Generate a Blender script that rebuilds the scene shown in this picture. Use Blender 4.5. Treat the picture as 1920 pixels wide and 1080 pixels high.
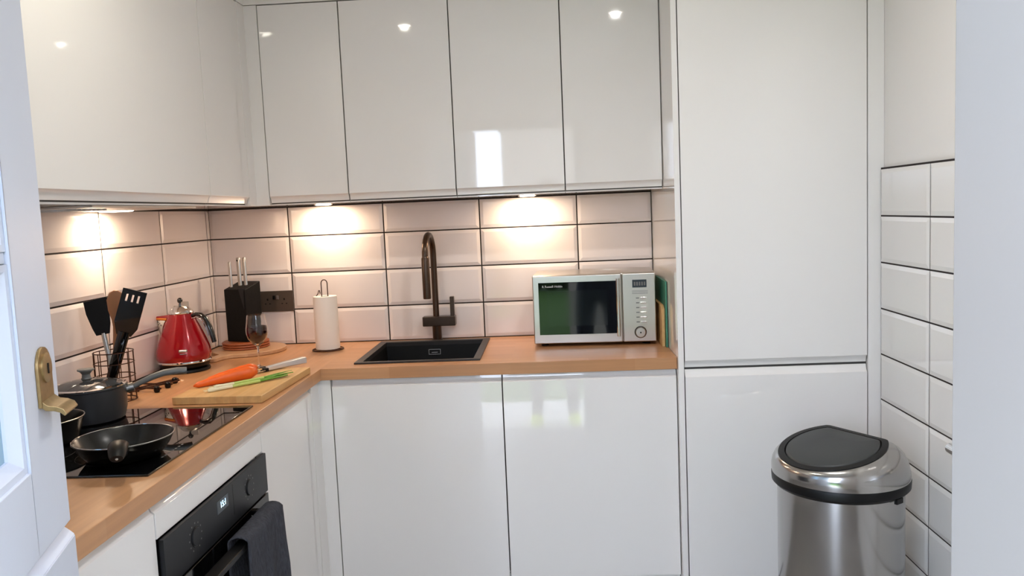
import bpy, bmesh, math, random
from mathutils import Vector, Matrix
random.seed(7)
S = bpy.context.scene
for o in list(bpy.data.objects): bpy.data.objects.remove(o)
COL = S.collection
PI = math.pi

# ---------------------------------------------------------------- camera
cam = bpy.data.cameras.new('camera'); co = bpy.data.objects.new('camera', cam); COL.objects.link(co)
_r = Vector((0.99801439, 0.04639152, -0.04260397)); _f = Vector((-0.05024652, 0.99426691, -0.09438539))
_r.normalize(); _f = (_f - _r * _f.dot(_r)).normalized(); _u = _r.cross(_f)
co.matrix_world = Matrix(((_r.x, _u.x, -_f.x, 1.4122), (_r.y, _u.y, -_f.y, -3.3033), (_r.z, _u.z, -_f.z, 1.4235), (0, 0, 0, 1)))
cam.sensor_width = 36.0; cam.lens = 1517.44 / 1920 * 36; cam.clip_start = 0.03; cam.clip_end = 200
S.camera = co

# ---------------------------------------------------------------- world, exposure
S.view_settings.view_transform = 'Standard'; S.view_settings.look = 'None'
S.view_settings.gamma = 1.0; S.view_settings.use_curve_mapping = False
S.view_settings.exposure = 1.62
w = bpy.data.worlds.new('sky'); S.world = w; w.use_nodes = True
bg = w.node_tree.nodes['Background']; bg.inputs[0].default_value = (0.71, 0.815, 1.0, 1); bg.inputs[1].default_value = 4.2

def area_light(name, loc, power, color, radius, spread=PI, rot=(0, 0, 0)):
    l = bpy.data.lights.new(name, 'AREA'); l.shape = 'DISK'; l.size = radius * 2; l.energy = power; l.color = color; l.spread = spread
    o = bpy.data.objects.new(name, l); o.location = loc; o.rotation_euler = rot; COL.objects.link(o); return o
DOWN = [(0.70, -1.65), (1.78, -1.62)]
DPW, DS = (1.5, 2.9), 180
DCOL = ((1.0, 0.95, 0.80), (1.0, 0.965, 0.93))
for (x, y), DP, DC in zip(DOWN, DPW, DCOL): area_light('downlight_lamp', (x, y, 2.388), DP, DC, 0.015, math.radians(DS))
CAB = [(0.508, -0.085), (1.325, -0.085)]
for x, y in CAB: area_light('cabinet_lamp', (x, y, 1.4765), 0.62, (1.0, 0.77, 0.54), 0.03)
area_light('hood_lamp', (0.075, -0.86, 1.4725), 0.5, (1.0, 0.77, 0.54), 0.03)

# ---------------------------------------------------------------- materials
def srgb(r, g, b):
    f = lambda c: ((c / 255) / 12.92) if c <= 10 else (((c / 255) + 0.055) / 1.055) ** 2.4
    return (f(r), f(g), f(b), 1)
MATS = {}
def mat(name, col, rough=0.5, metal=0.0, coat=0.0, trans=0.0, emit=None, estr=0.0, noise=0.0, nscale=20, bump=0.0, ior=1.5, aniso=0.0, nstretch=(1, 1, 1), spec=0.5):
    m = bpy.data.materials.new(name); m.use_nodes = True; MATS[name] = m
    nt = m.node_tree; b = nt.nodes['Principled BSDF']; I = b.inputs
    I['Base Color'].default_value = col; I['Roughness'].default_value = rough; I['Metallic'].default_value = metal
    I['Coat Weight'].default_value = coat; I['Coat Roughness'].default_value = 0.03
    I['Transmission Weight'].default_value = trans; I['IOR'].default_value = ior; I['Specular IOR Level'].default_value = spec
    I['Anisotropic'].default_value = aniso
    if emit: I['Emission Color'].default_value = emit; I['Emission Strength'].default_value = estr
    tc = nt.nodes.new('ShaderNodeTexCoord'); mp = nt.nodes.new('ShaderNodeMapping'); nt.links.new(tc.outputs['Object'], mp.inputs[0])
    mp.inputs['Scale'].default_value = nstretch
    nz = nt.nodes.new('ShaderNodeTexNoise'); nz.inputs['Scale'].default_value = nscale; nz.inputs['Detail'].default_value = 4
    nt.links.new(mp.outputs[0], nz.inputs['Vector'])
    if noise:
        mx = nt.nodes.new('ShaderNodeMix'); mx.data_type = 'RGBA'
        mx.inputs[6].default_value = tuple(c * (1 - noise) for c in col[:3]) + (1,)
        mx.inputs[7].default_value = tuple(min(1, c * (1 + noise)) for c in col[:3]) + (1,)
        nt.links.new(nz.outputs[0], mx.inputs[0]); nt.links.new(mx.outputs[2], I['Base Color'])
    if bump:
        bp = nt.nodes.new('ShaderNodeBump'); bp.inputs['Strength'].default_value = bump; bp.inputs['Distance'].default_value = 0.002
        nt.links.new(nz.outputs[0], bp.inputs['Height']); nt.links.new(bp.outputs[0], I['Normal'])
    return m

def wood(name, c1, c2, along='x', row=0.042, length=0.42, rough=0.35, dark=0.75, gloss=0.5):
    m = bpy.data.materials.new(name); m.use_nodes = True; MATS[name] = m
    nt = m.node_tree; b = nt.nodes['Principled BSDF']; L = nt.links.new; N = nt.nodes.new
    tc = N('ShaderNodeTexCoord'); mp = N('ShaderNodeMapping'); L(tc.outputs['Object'], mp.inputs[0])
    if along == 'y': mp.inputs['Rotation'].default_value = (0, 0, PI / 2)
    br = N('ShaderNodeTexBrick'); br.inputs['Scale'].default_value = 1; br.inputs['Mortar Size'].default_value = 0.0
    br.inputs['Brick Width'].default_value = length; br.inputs['Row Height'].default_value = row; br.offset = 0.37
    br.inputs['Color1'].default_value = c1; br.inputs['Color2'].default_value = c2; br.inputs['Bias'].default_value = 0.0
    # skew z into y so that edge faces show staves too
    L(mp.outputs[0], br.inputs['Vector'])
    m2 = N('ShaderNodeMapping'); L(mp.outputs[0], m2.inputs[0]); m2.inputs['Scale'].default_value = (1.2, 28, 28)
    nz = N('ShaderNodeTexNoise'); nz.inputs['Scale'].default_value = 2.5; nz.inputs['Detail'].default_value = 6; L(m2.outputs[0], nz.inputs['Vector'])
    rp = N('ShaderNodeValToRGB'); rp.color_ramp.elements[0].position = 0.35; rp.color_ramp.elements[1].position = 0.7
    rp.color_ramp.elements[0].color = (dark, dark, dark, 1); rp.color_ramp.elements[1].color = (1, 1, 1, 1); L(nz.outputs[0], rp.inputs[0])
    mx = N('ShaderNodeMix'); mx.data_type = 'RGBA'; mx.blend_type = 'MULTIPLY'; mx.inputs[0].default_value = 0.6
    L(br.outputs[0], mx.inputs[6]); L(rp.outputs[0], mx.inputs[7]); L(mx.outputs[2], b.inputs['Base Color'])
    b.inputs['Roughness'].default_value = rough; b.inputs['Specular IOR Level'].default_value = gloss
    return m

GLOSS = mat('white_gloss', srgb(236, 232, 228), 0.035, coat=0.3)
GAPSHADE = mat('door_gap_shade', srgb(70, 68, 66), 0.6)  # dark sheet on the white carcass, paints the shade in door gaps
PAINT = mat('white_paint', srgb(234, 230, 226), 0.6, bump=0.03, nscale=60)
CEIL = mat('ceiling_paint', srgb(243, 242, 240), 0.7, bump=0.02, nscale=60)
TRIMP = mat('frame_paint_dimmed', srgb(127, 122, 119), 0.4, bump=0.05, nscale=14, nstretch=(1, 1, .2))  # white frame paint, darkened to offset the strong sky light on it
DOORP = mat('door_paint_daylit', srgb(214, 219, 232), 0.35, bump=0.05, nscale=14, nstretch=(1, 1, .2))  # same white kept lighter, with a bluish daylight tint in the colour
TILE = mat('tile_glaze', srgb(232, 222, 218), 0.07, bump=0.02, nscale=9)
TILER = mat('tile_glaze_pale', srgb(230, 226, 222), 0.07, bump=0.02, nscale=9)
GROUT = mat('black_grout', srgb(34, 24, 22), 0.9)
WTX = wood('beech_worktop_x', srgb(188, 134, 90), srgb(202, 150, 106), 'x')
WTY = wood('beech_worktop_y', srgb(188, 134, 90), srgb(202, 150, 106), 'y')
BOARD = wood('bamboo', srgb(206, 158, 98), srgb(222, 178, 118), 'y', row=0.02, length=0.5, rough=0.45)
RWOOD = wood('pale_round_wood', srgb(196, 150, 112), srgb(208, 164, 124), 'x', row=0.3, length=2)
TRIV = mat('reddish_wood', srgb(150, 78, 42), 0.4, noise=0.25, nscale=8, nstretch=(1, 1, 20))
SPOON = mat('spoon_wood', srgb(176, 122, 84), 0.55, noise=0.15, nscale=30)
STEEL = mat('brushed_steel', srgb(176, 174, 172), 0.17, 1.0, aniso=0.5, bump=0.02, nscale=90, nstretch=(1, 1, 0.05))
STEELH = mat('brushed_steel_panel', srgb(196, 190, 182), 0.3, 1.0, bump=0.03, nscale=120, nstretch=(0.05, 1, 1))
CHROME = mat('chrome', srgb(220, 220, 220), 0.07, 1.0)
SATIN = mat('satin_metal', srgb(190, 186, 180), 0.3, 1.0)
BRONZE = mat('brushed_bronze', srgb(82, 68, 58), 0.28, 0.9, noise=0.1, nscale=80)
WIRE = mat('dark_wire', srgb(74, 50, 40), 0.35, 0.9)
BLACK = mat('black_plastic', srgb(10, 10, 11), 0.4, spec=0.25)
BLACKG = mat('black_gloss', srgb(8, 8, 9), 0.04, coat=0.5)
HOBG = mat('black_glass', srgb(6, 6, 7), 0.015, ior=1.6)
SINKM = mat('sink_composite', srgb(9, 9, 9), 0.5, spec=0.25, noise=0.3, nscale=300)
SINKR = mat('sink_rim_composite', srgb(38, 35, 34), 0.4, noise=0.2, nscale=300)
NONSTICK = mat('nonstick', srgb(11, 10, 9), 0.24, noise=0.2, nscale=200)
PANGREY = mat('pan_grey', srgb(50, 50, 52), 0.4, 0.2)
GREYH = mat('grey_handle', srgb(104, 104, 102), 0.45)
RED = mat('kettle_red', srgb(150, 6, 20), 0.16, 0.2, coat=0.6)
DGREY = mat('dark_grey_plastic', srgb(50, 52, 52), 0.45)
OVENP = mat('oven_panel', srgb(26, 27, 30), 0.4, spec=0.3)
OVENG = mat('oven_glass', srgb(9, 9, 10), 0.04)
TOWEL = mat('towel_cotton', srgb(68, 69, 75), 1.0, noise=0.55, nscale=110, bump=1.0, nstretch=(1, 1.6, .5), spec=0.1)
[n for n in TOWEL.node_tree.nodes if n.type == 'BUMP'][0].inputs['Distance'].default_value = 0.008
PAPER = mat('kitchen_paper', srgb(238, 228, 218), 0.9, bump=0.2, nscale=200)
BLOCKM = mat('knife_block_black', srgb(8, 8, 8), 0.5, spec=0.2, noise=0.6, nscale=120, bump=0.3)
CARROT = mat('carrot_skin', srgb(232, 98, 24), 0.4, noise=0.15, nscale=40, bump=0.3)
ONW = mat('onion_white', srgb(232, 224, 190), 0.4, noise=0.1)
ONG = mat('onion_green', srgb(96, 150, 40), 0.4, noise=0.3, nscale=60)
ONL = mat('onion_pale_green', srgb(186, 204, 112), 0.4, noise=0.1)
BRASS = mat('aged_brass', srgb(160, 134, 92), 0.4, 0.8, noise=0.25, nscale=120)
TEAL = mat('teal_board', srgb(60, 128, 104), 0.5)
SLATE = mat('grey_green_edge', srgb(96, 104, 98), 0.5)
GLASS = mat('clear_glass', (1, 1, 1, 1), 0.0, trans=1.0, ior=1.45)
PANE = mat('obscured_glass', srgb(186, 220, 240), 0.2, trans=0.4, ior=1.2, bump=0.5, nscale=14, nstretch=(1, 1, .1))
WINE = mat('red_wine', srgb(40, 1, 8), 0.02, trans=0.0, ior=1.34)
MWG = mat('microwave_glass', srgb(12, 13, 14), 0.03)
MWIN = mat('microwave_window', srgb(16, 21, 22), 0.06)
WHITEM = mat('print_white', srgb(215, 215, 215), 0.5)
GREYM = mat('print_grey', srgb(110, 108, 106), 0.5)
DISP = mat('display_digits', srgb(120, 190, 220), 0.5, emit=srgb(170, 220, 245), estr=1.3)
DISPB = mat('display_back', srgb(48, 58, 66), 0.2)
EMIT = mat('lamp_lens', (1, 1, 1, 1), 0.5, emit=(1, 0.88, 0.7, 1), estr=5)
EMITD = mat('downlight_lens', (1, 1, 1, 1), 0.5, emit=(1, 0.93, 0.82, 1), estr=14)
FLOORM = wood('oak_floor', srgb(146, 142, 138), srgb(160, 156, 150), 'x', row=0.12, length=1.2)
LAWN = mat('lawn', srgb(70, 104, 36), 0.9, noise=0.4, nscale=6, bump=0.5)
HEDGE = mat('hedge_leaf', srgb(52, 74, 36), 0.9, noise=0.5, nscale=8)
BRICK = mat('render_outside', srgb(200, 190, 175), 0.9)

# ---------------------------------------------------------------- mesh helpers
class MB:
    def __init__(s): s.v = []; s.f = []; s.m = []; s.mi = 0
    def add(s, vs, fs, T=None):
        n = len(s.v)
        s.v += [(T @ Vector(q)) if T else Vector(q) for q in vs]
        s.f += [[i + n for i in f] for f in fs]; s.m += [s.mi] * len(fs); return s
    def box(s, x0, x1, y0, y1, z0, z1, T=None):
        x0, x1 = sorted((x0, x1)); y0, y1 = sorted((y0, y1)); z0, z1 = sorted((z0, z1))
        return s.add([(x0, y0, z0), (x1, y0, z0), (x1, y1, z0), (x0, y1, z0), (x0, y0, z1), (x1, y0, z1), (x1, y1, z1), (x0, y1, z1)],
                     [(0, 3, 2, 1), (4, 5, 6, 7), (0, 1, 5, 4), (1, 2, 6, 5), (2, 3, 7, 6), (3, 0, 4, 7)], T)
    def lathe(s, prof, n=48, T=None, ang=None):
        """prof: list of (r, z) bottom-out; r = 0 closes with a pole"""
        vs = []; fs = []; idx = []
        for r, z in prof:
            if r < 1e-6: idx.append([len(vs)]); vs.append((0, 0, z))
            else:
                idx.append(list(range(len(vs), len(vs) + n)))
                vs += [(r * math.cos(2 * PI * k / n), r * math.sin(2 * PI * k / n), z) for k in range(n)]
        for a, b in zip(idx, idx[1:]):
            for k in range(n):
                k2 = (k + 1) % n
                if len(a) == 1 and len(b) == 1: continue
                if len(a) == 1: fs.append((a[0], b[k2], b[k]))
                elif len(b) == 1: fs.append((a[k], a[k2], b[0]))
                else: fs.append((a[k], a[k2], b[k2], b[k]))
        return s.add(vs, fs, T)
    def loft(s, rings, cap=True, T=None, closed=True):
        n = len(rings[0]); vs = [p for r in rings for p in r]; fs = []
        for i in range(len(rings) - 1):
            for k in range(n if closed else n - 1):
                k2 = (k + 1) % n
                fs.append((i * n + k, i * n + k2, (i + 1) * n + k2, (i + 1) * n + k))
        if cap: fs += [tuple(reversed(range(n))), tuple((len(rings) - 1) * n + k for k in range(n))]
        return s.add(vs, fs, T)
    def tube(s, pts, rad, n=12, T=None, cap=True, flat=1.0, closed=False):
        P = [Vector(p) for p in pts]; R = rad if isinstance(rad, (list, tuple)) else [rad] * len(P)
        rings = []; up = None
        for i, p in enumerate(P):
            if closed: t = (P[(i + 1) % len(P)] - P[i - 1])
            else: t = (P[min(i + 1, len(P) - 1)] - P[max(i - 1, 0)])
            t.normalize()
            if up is None: up = Vector((0, 0, 1)) if abs(t.z) < 0.9 else Vector((0, 1, 0))
            a = (up - t * up.dot(t)); a = a.normalized() if a.length > 1e-6 else t.orthogonal().normalized()
            b = t.cross(a); up = a
            rings.append([p + (a * math.cos(2 * PI * k / n) * flat + b * math.sin(2 * PI * k / n)) * R[i] for k in range(n)])
        if closed: rings.append(rings[0]); return s.loft(rings, False, T)
        return s.loft(rings, cap, T)
    def ring(s, c, r, w, n=48, m=8, T=None):
        return s.tube([(c[0] + r * math.cos(2 * PI * k / n), c[1] + r * math.sin(2 * PI * k / n), c[2]) for k in range(n)], w, m, T, closed=True)
    def prism(s, poly, z0, z1, T=None):
        return s.loft([[(x, y, z0) for x, y in poly], [(x, y, z1) for x, y in poly]], True, T)
    def ball(s, c, r, n=20, sc=(1, 1, 1)):
        pr = [(math.sin(PI * k / 12) * r, -math.cos(PI * k / 12) * r) for k in range(13)]; pr[0] = (0, -r); pr[-1] = (0, r)
        return s.lathe(pr, n, Matrix.Translation(c) @ Matrix.Diagonal((*sc, 1)))
    def build(s, name, mats, parent=None, bevel=0, world=False, smooth=True, seg=2, auto=35):
        me = bpy.data.meshes.new(name)
        vs = s.v
        if world and parent:
            inv = parent.matrix_basis.inverted() if not parent.parent else (parent.parent.matrix_basis @ parent.matrix_basis).inverted()
            vs = [inv @ q for q in vs]
        me.from_pydata([tuple(q) for q in vs], [], s.f)
        for m in (mats if isinstance(mats, (list, tuple)) else [mats]): me.materials.append(m)
        me.polygons.foreach_set('material_index', s.m)
        bm = bmesh.new(); bm.from_mesh(me); bmesh.ops.remove_doubles(bm, verts=bm.verts, dist=1e-6)
        bmesh.ops.recalc_face_normals(bm, faces=bm.faces); bm.to_mesh(me); bm.free()
        if smooth:
            me.polygons.foreach_set('use_smooth', [True] * len(me.polygons)); me.set_sharp_from_angle(angle=math.radians(auto))
        o = bpy.data.objects.new(name, me); COL.objects.link(o)
        if parent: o.parent = parent
        if bevel:
            b = o.modifiers.new('bevel', 'BEVEL'); b.width = bevel; b.segments = seg; b.limit_method = 'ANGLE'; b.angle_limit = math.radians(40)
            b.harden_normals = True
        return o

def tag(o, label, cat=None, group=None, kind=None):
    if label: o['label'] = label
    if cat: o['category'] = cat
    if group: o['group'] = group
    if kind: o['kind'] = kind
    return o
def thing(name, label, cat, loc=(0, 0, 0), rz=0, group=None):
    o = bpy.data.objects.new(name, None); o.empty_display_size = 0.05; COL.objects.link(o)
    o.location = loc; o.rotation_euler = (0, 0, rz); o.matrix_basis = Matrix.Translation(loc) @ Matrix.Rotation(rz, 4, 'Z')
    return tag(o, label, cat, group)
def struct(name, mb, m, label=None, **k):
    o = mb.build(name, m, **k); o['kind'] = 'structure'
    if label: o['label'] = label
    return o
def text_mesh(name, s, size, m, parent, T, ext=0.0003, align='CENTER'):
    cu = bpy.data.curves.new(name, 'FONT'); cu.body = s; cu.size = size; cu.extrude = ext; cu.align_x = align; cu.align_y = 'CENTER'
    t = bpy.data.objects.new('tmp', cu); COL.objects.link(t)
    bpy.context.view_layer.update()
    me = bpy.data.meshes.new_from_object(t.evaluated_get(bpy.context.evaluated_depsgraph_get()))
    bpy.data.objects.remove(t); me.transform(T); me.materials.clear(); me.materials.append(m)
    o = bpy.data.objects.new(name, me); COL.objects.link(o); o.parent = parent; return o
Tr = Matrix.Translation
def Rx(a): return Matrix.Rotation(a, 4, 'X')
def Ry(a): return Matrix.Rotation(a, 4, 'Y')
def Rz(a): return Matrix.Rotation(a, 4, 'Z')
FRONT = Rx(PI / 2)                       # local xy plane -> faces -y
FACEX = Rz(PI / 2) @ Rx(PI / 2)          # local xy plane -> faces +x

# ---------------------------------------------------------------- room shell
WT, TH, TW = 0.911, 0.1513, 0.3958
XE, RW = 1.8215, 2.4856
FY = -2.95
struct('floor', MB().box(-0.12, 2.62, 0.12, -3.07, -0.1, 0), FLOORM, 'pale oak plank floor of the kitchen')
struct('ceiling', MB().box(-0.12, 2.62, 0.12, -3.07, 2.4, 2.5), CEIL, 'white painted kitchen ceiling')
wb = struct('wall_back', MB().box(-0.12, 2.62, 0.012, 0.12, 0, 2.4), PAINT, 'back wall behind the sink')
wl = MB()
wl.box(-0.12, -0.012, 0.012, -2.25, 0, 2.4).box(-0.12, -0.012, -2.25, FY, 0, 0.95).box(-0.12, -0.012, -2.25, FY, 2.1, 2.4).box(-0.12, -0.012, -2.85, FY, 0.95, 2.1)
wl = struct('wall_left', wl, PAINT, 'left wall behind the hob')
wr = struct('wall_right', MB().box(RW + 0.0105, 2.62, 0.012, FY, 0, 2.4), PAINT, 'plain white right wall above the tiles')
wf = MB()
wf.box(-0.12, 0.86, FY, -3.07, 0, 2.4).box(1.625, 2.62, FY, -3.07, 0, 2.4).box(0.86, 1.625, FY, -3.07, 2.03, 2.4)
struct('wall_front', wf, PAINT, 'wall around the garden doorway')
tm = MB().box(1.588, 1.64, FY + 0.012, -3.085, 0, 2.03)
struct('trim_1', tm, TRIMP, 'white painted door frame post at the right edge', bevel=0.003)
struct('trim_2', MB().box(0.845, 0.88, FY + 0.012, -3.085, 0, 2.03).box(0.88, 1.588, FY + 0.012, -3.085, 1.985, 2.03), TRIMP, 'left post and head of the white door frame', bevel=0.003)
# side window added for pale daylight behind the open door's glass
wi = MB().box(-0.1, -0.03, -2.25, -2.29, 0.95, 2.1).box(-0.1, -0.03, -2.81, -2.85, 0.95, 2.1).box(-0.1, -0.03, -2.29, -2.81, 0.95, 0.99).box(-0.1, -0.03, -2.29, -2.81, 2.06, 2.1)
wi = struct('added_window_1', wi, DOORP, 'small added side window giving pale daylight behind the door glass')
MB().box(-0.067, -0.063, -2.29, -2.81, 0.99, 2.06).build('pane', PANE, wi)

def tiles(us, vs, T, gap=0.0052, bev=0.013, h=0.0045, shallow=0.0015):
    """bevelled tiles over a grid; local x = u, local y = v, +z out of the wall"""
    mb = MB()
    for u0, u1 in zip(us, us[1:]):
        for v0, v1 in zip(vs, vs[1:]):
            g = gap / 2; a, b, c, d = u0 + g, u1 - g, v0 + g, v1 - g
            if b - a < 0.012: continue
            bb = min(bev, (b - a) * 0.3, (d - c) * 0.3)
            r0 = [(a, c, -0.004), (b, c, -0.004), (b, d, -0.004), (a, d, -0.004)]
            r1 = [(a, c, shallow), (b, c, shallow), (b, d, shallow), (a, d, shallow)]
            r2 = [(a + bb, c + bb, h), (b - bb, c + bb, h), (b - bb, d - bb, h), (a + bb, d - bb, h)]
            vsx = r0 + r1 + r2; f = []
            for q in (0, 4):
                for k in range(4): f.append((q + k, q + (k + 1) % 4, q + 4 + (k + 1) % 4, q + 4 + k))
            f.append((8, 9, 10, 11)); mb.add(vsx, f, T)
    return mb
rows = [WT, 1.0561, 1.2074, 1.3587, 1.4795]
a0 = 0.3338
tiles([0.0, a0, a0 + TW, a0 + 2 * TW, a0 + 3 * TW, XE], rows, FRONT @ Tr((0, 0, 0))).build('wall_tiles', TILE, wb, smooth=False)
MB().box(0, XE, 0.012, -0.0004, WT - 0.04, 1.515).build('grout', GROUT, wb)
Tl = Matrix(((0, 0, 1, 0), (-1, 0, 0, 0), (0, 1, 0, 0), (0, 0, 0, 1)))    # u -> -y, v -> z, out -> +x
ul = [0.0, 0.0306, 0.4264] + [0.4264 + TW * k for k in range(1, 5)] + [2.2]
tiles(ul, rows, Tl).build('wall_tiles', TILE, wl, smooth=False)
MB().box(-0.012, 0.0004, 0, -2.2, WT - 0.04, 1.515).build('grout', GROUT, wl)
Trr = Matrix(((0, 0, -1, RW), (-1, 0, 0, 0), (0, 1, 0, 0), (0, 0, 0, 1)))
ur = [0.612] + [0.9553 + TW * k for k in range(0, 6)]
ur = [u for u in ur if u < 2.93] + [2.945]
rr = [1.5091 - TH * k for k in range(0, 10)][::-1]; rr = [0.0] + rr
tiles(ur, rr, Trr).build('wall_tiles', TILER, wr, smooth=False)
MB().box(RW - 0.0004, RW + 0.0105, -0.60, -2.945, 0, 1.5125).build('grout', GROUT, wr)

# outside
struct('ground', MB().box(-14, 16, -3.07, -22, -0.2, -0.12), LAWN, 'green lawn outside the doorway')
tag(MB().box(-3, 5, -3.075, -4.3, -0.125, -0.1195).build('bounce_patio', mat('bounce_slab', srgb(205, 201, 192), 0.8, noise=0.06)), 'added pale patio bouncing sky light in through the doorway', 'reflector', kind='structure')  # unseen slab added to bounce sky light onto ceiling and upper doors
hd = MB()
for k in range(60):
    x = -9 + k * 0.36; hd.ball((x, -13 + random.uniform(-.3, .3), 0.75), 0.5, 10, (0.8, 0.6, 1.9 + random.uniform(-.2, .25)))
tag(hd.build('sky_block_hedge', HEDGE), 'dark green hedge added beyond the lawn to block low sky', 'hedge')  # unseen hedge, added to block the sky near the horizon

ob = thing('sky_block', 'added unseen outbuilding with a flat roof across the lawn', 'blocker', (2.5, -7.2, -0.12))  # unseen block added to keep bright sky out of the door reflections
MB().box(0.9, 4.6, -6.5, -8.2, -0.12, 2.36).build('sky_block_side', mat('sky_block_grey', srgb(150, 140, 130), 0.9, noise=0.1), ob, world=True)
MB().box(0.84, 4.66, -6.42, -8.3, 2.36, 2.44).build('sky_block_top', DGREY, ob, bevel=0.01, world=True)

# ---------------------------------------------------------------- cabinets
LIP = 0.024
def jdoor(name, parent, wa, wb_, z0, z1, plane, axis, lip, g=0.002, th=0.019):
    """handleless door with a scooped J lip; axis 'x' = runs along x facing -y, 'y' = runs along y facing +x"""
    z0 += g; z1 -= g; lo = min(wa, wb_) + g; hi = max(wa, wb_) - g
    if lip == 'bottom':
        pr = [(0, z0), (th * 0.35, z0), (th * 0.42, z0 + 0.008), (th * 0.62, z0 + LIP - 0.006), (th, z0 + LIP), (th, z1), (0, z1)]
    elif lip == 'top':
        pr = [(0, z0), (th, z0), (th, z1 - LIP), (th * 0.62, z1 - LIP + 0.006), (th * 0.42, z1 - 0.008), (th * 0.35, z1), (0, z1)]
    else: pr = [(0, z0), (th, z0), (th, z1), (0, z1)]
    mb = MB()
    f = (lambda n, z, t: (t, plane + th - n, z)) if axis == 'x' else (lambda n, z, t: (plane - th + n, t, z))
    mb.loft([[f(n, z, lo) for n, z in pr], [f(n, z, hi) for n, z in pr]])
    return mb.build(name, GLOSS, parent, bevel=0.0008, world=True, auto=50)

UZ, UT, UB = 1.4885, 2.2, 1.482
UY = -0.352
def wall_cab(x0, x1, label, group=None, fill=False):
    t = thing('wall_cabinet', label, 'cabinet', ((x0 + x1) / 2, UY / 2, UB), 0, group)
    MB().box(x0 + 0.0008, x1 - 0.0008, -0.006, UY + 0.021, UB, UT).build('carcass', GLOSS, t, world=True)
    MB().box(x0 + 0.001, x1 - 0.001, UY + 0.0205, UY + 0.0212, UB + .005, UT).build('gap_shade', GAPSHADE, t, world=True)
    jdoor('door', t, x0, x1, UZ, UT, UY, 'x', 'bottom')
    return t
xs = [0.3845, 0.680, 1.0757, 1.4714, XE]
G1 = 'white gloss wall cabinets over the sink'
wall_cab(xs[0], xs[1], 'narrow white gloss wall cabinet nearest the corner, above the knife block')
wall_cab(xs[1], xs[2], 'white gloss wall cabinet between the narrow corner one and the one above the tap')
wall_cab(xs[2], xs[3], 'white gloss wall cabinet above the tap and left side of microwave, with a doorway reflection')
wall_cab(xs[3], xs[4], 'white gloss wall cabinet above the microwave beside the tall fridge housing')
LXP = 0.337
def wall_cab_left(y0, y1, label):
    t = thing('wall_cabinet', label, 'cabinet', (LXP / 2, (y0 + y1) / 2, UB))
    MB().box(0.006, LXP - 0.021, y0 - 0.0008, y1 + 0.0008, UB, UT).build('carcass', GLOSS, t, world=True)
    MB().box(LXP - 0.0212, LXP - 0.0205, y0 - 0.001, y1 + 0.001, UB + .005, UT).build('gap_shade', GAPSHADE, t, world=True)
    jdoor('door', t, y0, y1, UZ, UT, LXP, 'y', 'bottom')
wall_cab_left(-0.418, -0.7548, 'white gloss wall cabinet on the left wall next to the corner, above the kettle')
wall_cab_left(-0.7552, -1.70, 'wide white gloss wall cabinet above the hob, nearest the open door')
fc = MB().prism([(0.006, -0.006), (0.3837, -0.006), (0.3837, UY - 0.0), (LXP, UY - 0.0), (LXP, -0.4172), (0.006, -0.4172)], UB, UT)
tag(fc.build('corner_filler', GLOSS, bevel=0.0008), 'white gloss corner post where the two runs of wall cabinets meet', 'cabinet panel')
bk = MB().prism([(0.006, -0.006), (XE, -0.006), (XE, UY), (LXP, UY), (LXP, -1.70), (0.006, -1.70)], UT + 0.002, 2.3985)
tag(bk.build('bulkhead_panel', GLOSS), 'white bulkhead panel between the wall cabinets and the ceiling', 'panel')

# base units
BY, BX = -0.575, 0.587
BT = 0.868
def base_cab(x0, x1, label):
    t = thing('base_cabinet', label, 'cabinet', ((x0 + x1) / 2, BY / 2, 0))
    MB().box(x0 + .001, x1 - .001, BY + 0.021, BY + 0.04, 0.155, 0.8695).box(x0 + .001, x0 + .018, -0.02, BY + 0.04, 0.155, 0.68).box(x1 - .018, x1 - .001, -0.02, BY + 0.04, 0.155, 0.68).box(x0 + .001, x1 - .001, -0.02, BY + 0.021, 0.155, 0.172).build('carcass', GLOSS, t, world=True)
    MB().box(x0 + .001, x1 - .001, BY + 0.0205, BY + 0.0212, 0.16, 0.865).build('gap_shade', GAPSHADE, t, world=True)
    jdoor('door', t, x0, x1, 0.140, BT, BY, 'x', 'top')
    MB().box(x0 + .001, x1 - .001, BY + 0.025, BY + 0.041, 0.0, 0.150).build('plinth', GLOSS, t, world=True)
base_cab(0.632, 1.2262, 'white handleless base cabinet under the sink')
base_cab(1.2262, XE - 0.0, 'white handleless base cabinet under the microwave, beside the tall housing')
cp = MB().prism([(0.56, -0.54), (0.6305, -0.54), (0.6305, BY), (BX, BY), (BX, -0.6625), (0.56, -0.6625)], 0.0, 0.8695)
tag(cp.build('corner_post', GLOSS, bevel=0.0008), 'white corner post joining the base cabinets under the inner corner of the worktop', 'cabinet panel')
def base_cab_left(y0, y1, label):
    t = thing('base_cabinet', label, 'cabinet', (BX / 2, (y0 + y1) / 2, 0))
    MB().box(BX - 0.04, BX - 0.021, y0 - .001, y1 + .001, 0.155, 0.8695).box(0.02, BX - .04, y0 - .001, y0 - .018, 0.155, 0.8695).box(0.02, BX - .04, y1 + .001, y1 + .018, 0.155, 0.8695).build('carcass', GLOSS, t, world=True)
    MB().box(BX - 0.0212, BX - 0.0205, y0 - .001, y1 + .001, 0.16, 0.865).build('gap_shade', GAPSHADE, t, world=True)
    jdoor('door', t, y0, y1, 0.155, BT, BX, 'y', 'top')
    MB().box(BX - 0.066, BX - 0.05, y0, y1, 0.0, 0.15).build('plinth', GLOSS, t, world=True)
OY0, OY1 = -1.143, -1.742
base_cab_left(-0.664, OY0 + 0.004, 'white base cabinet between the oven and the inner corner, beside the towel')
base_cab_left(OY1 - 0.006, -2.14, 'white base cabinet left of the oven, half behind the open door')

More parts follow.
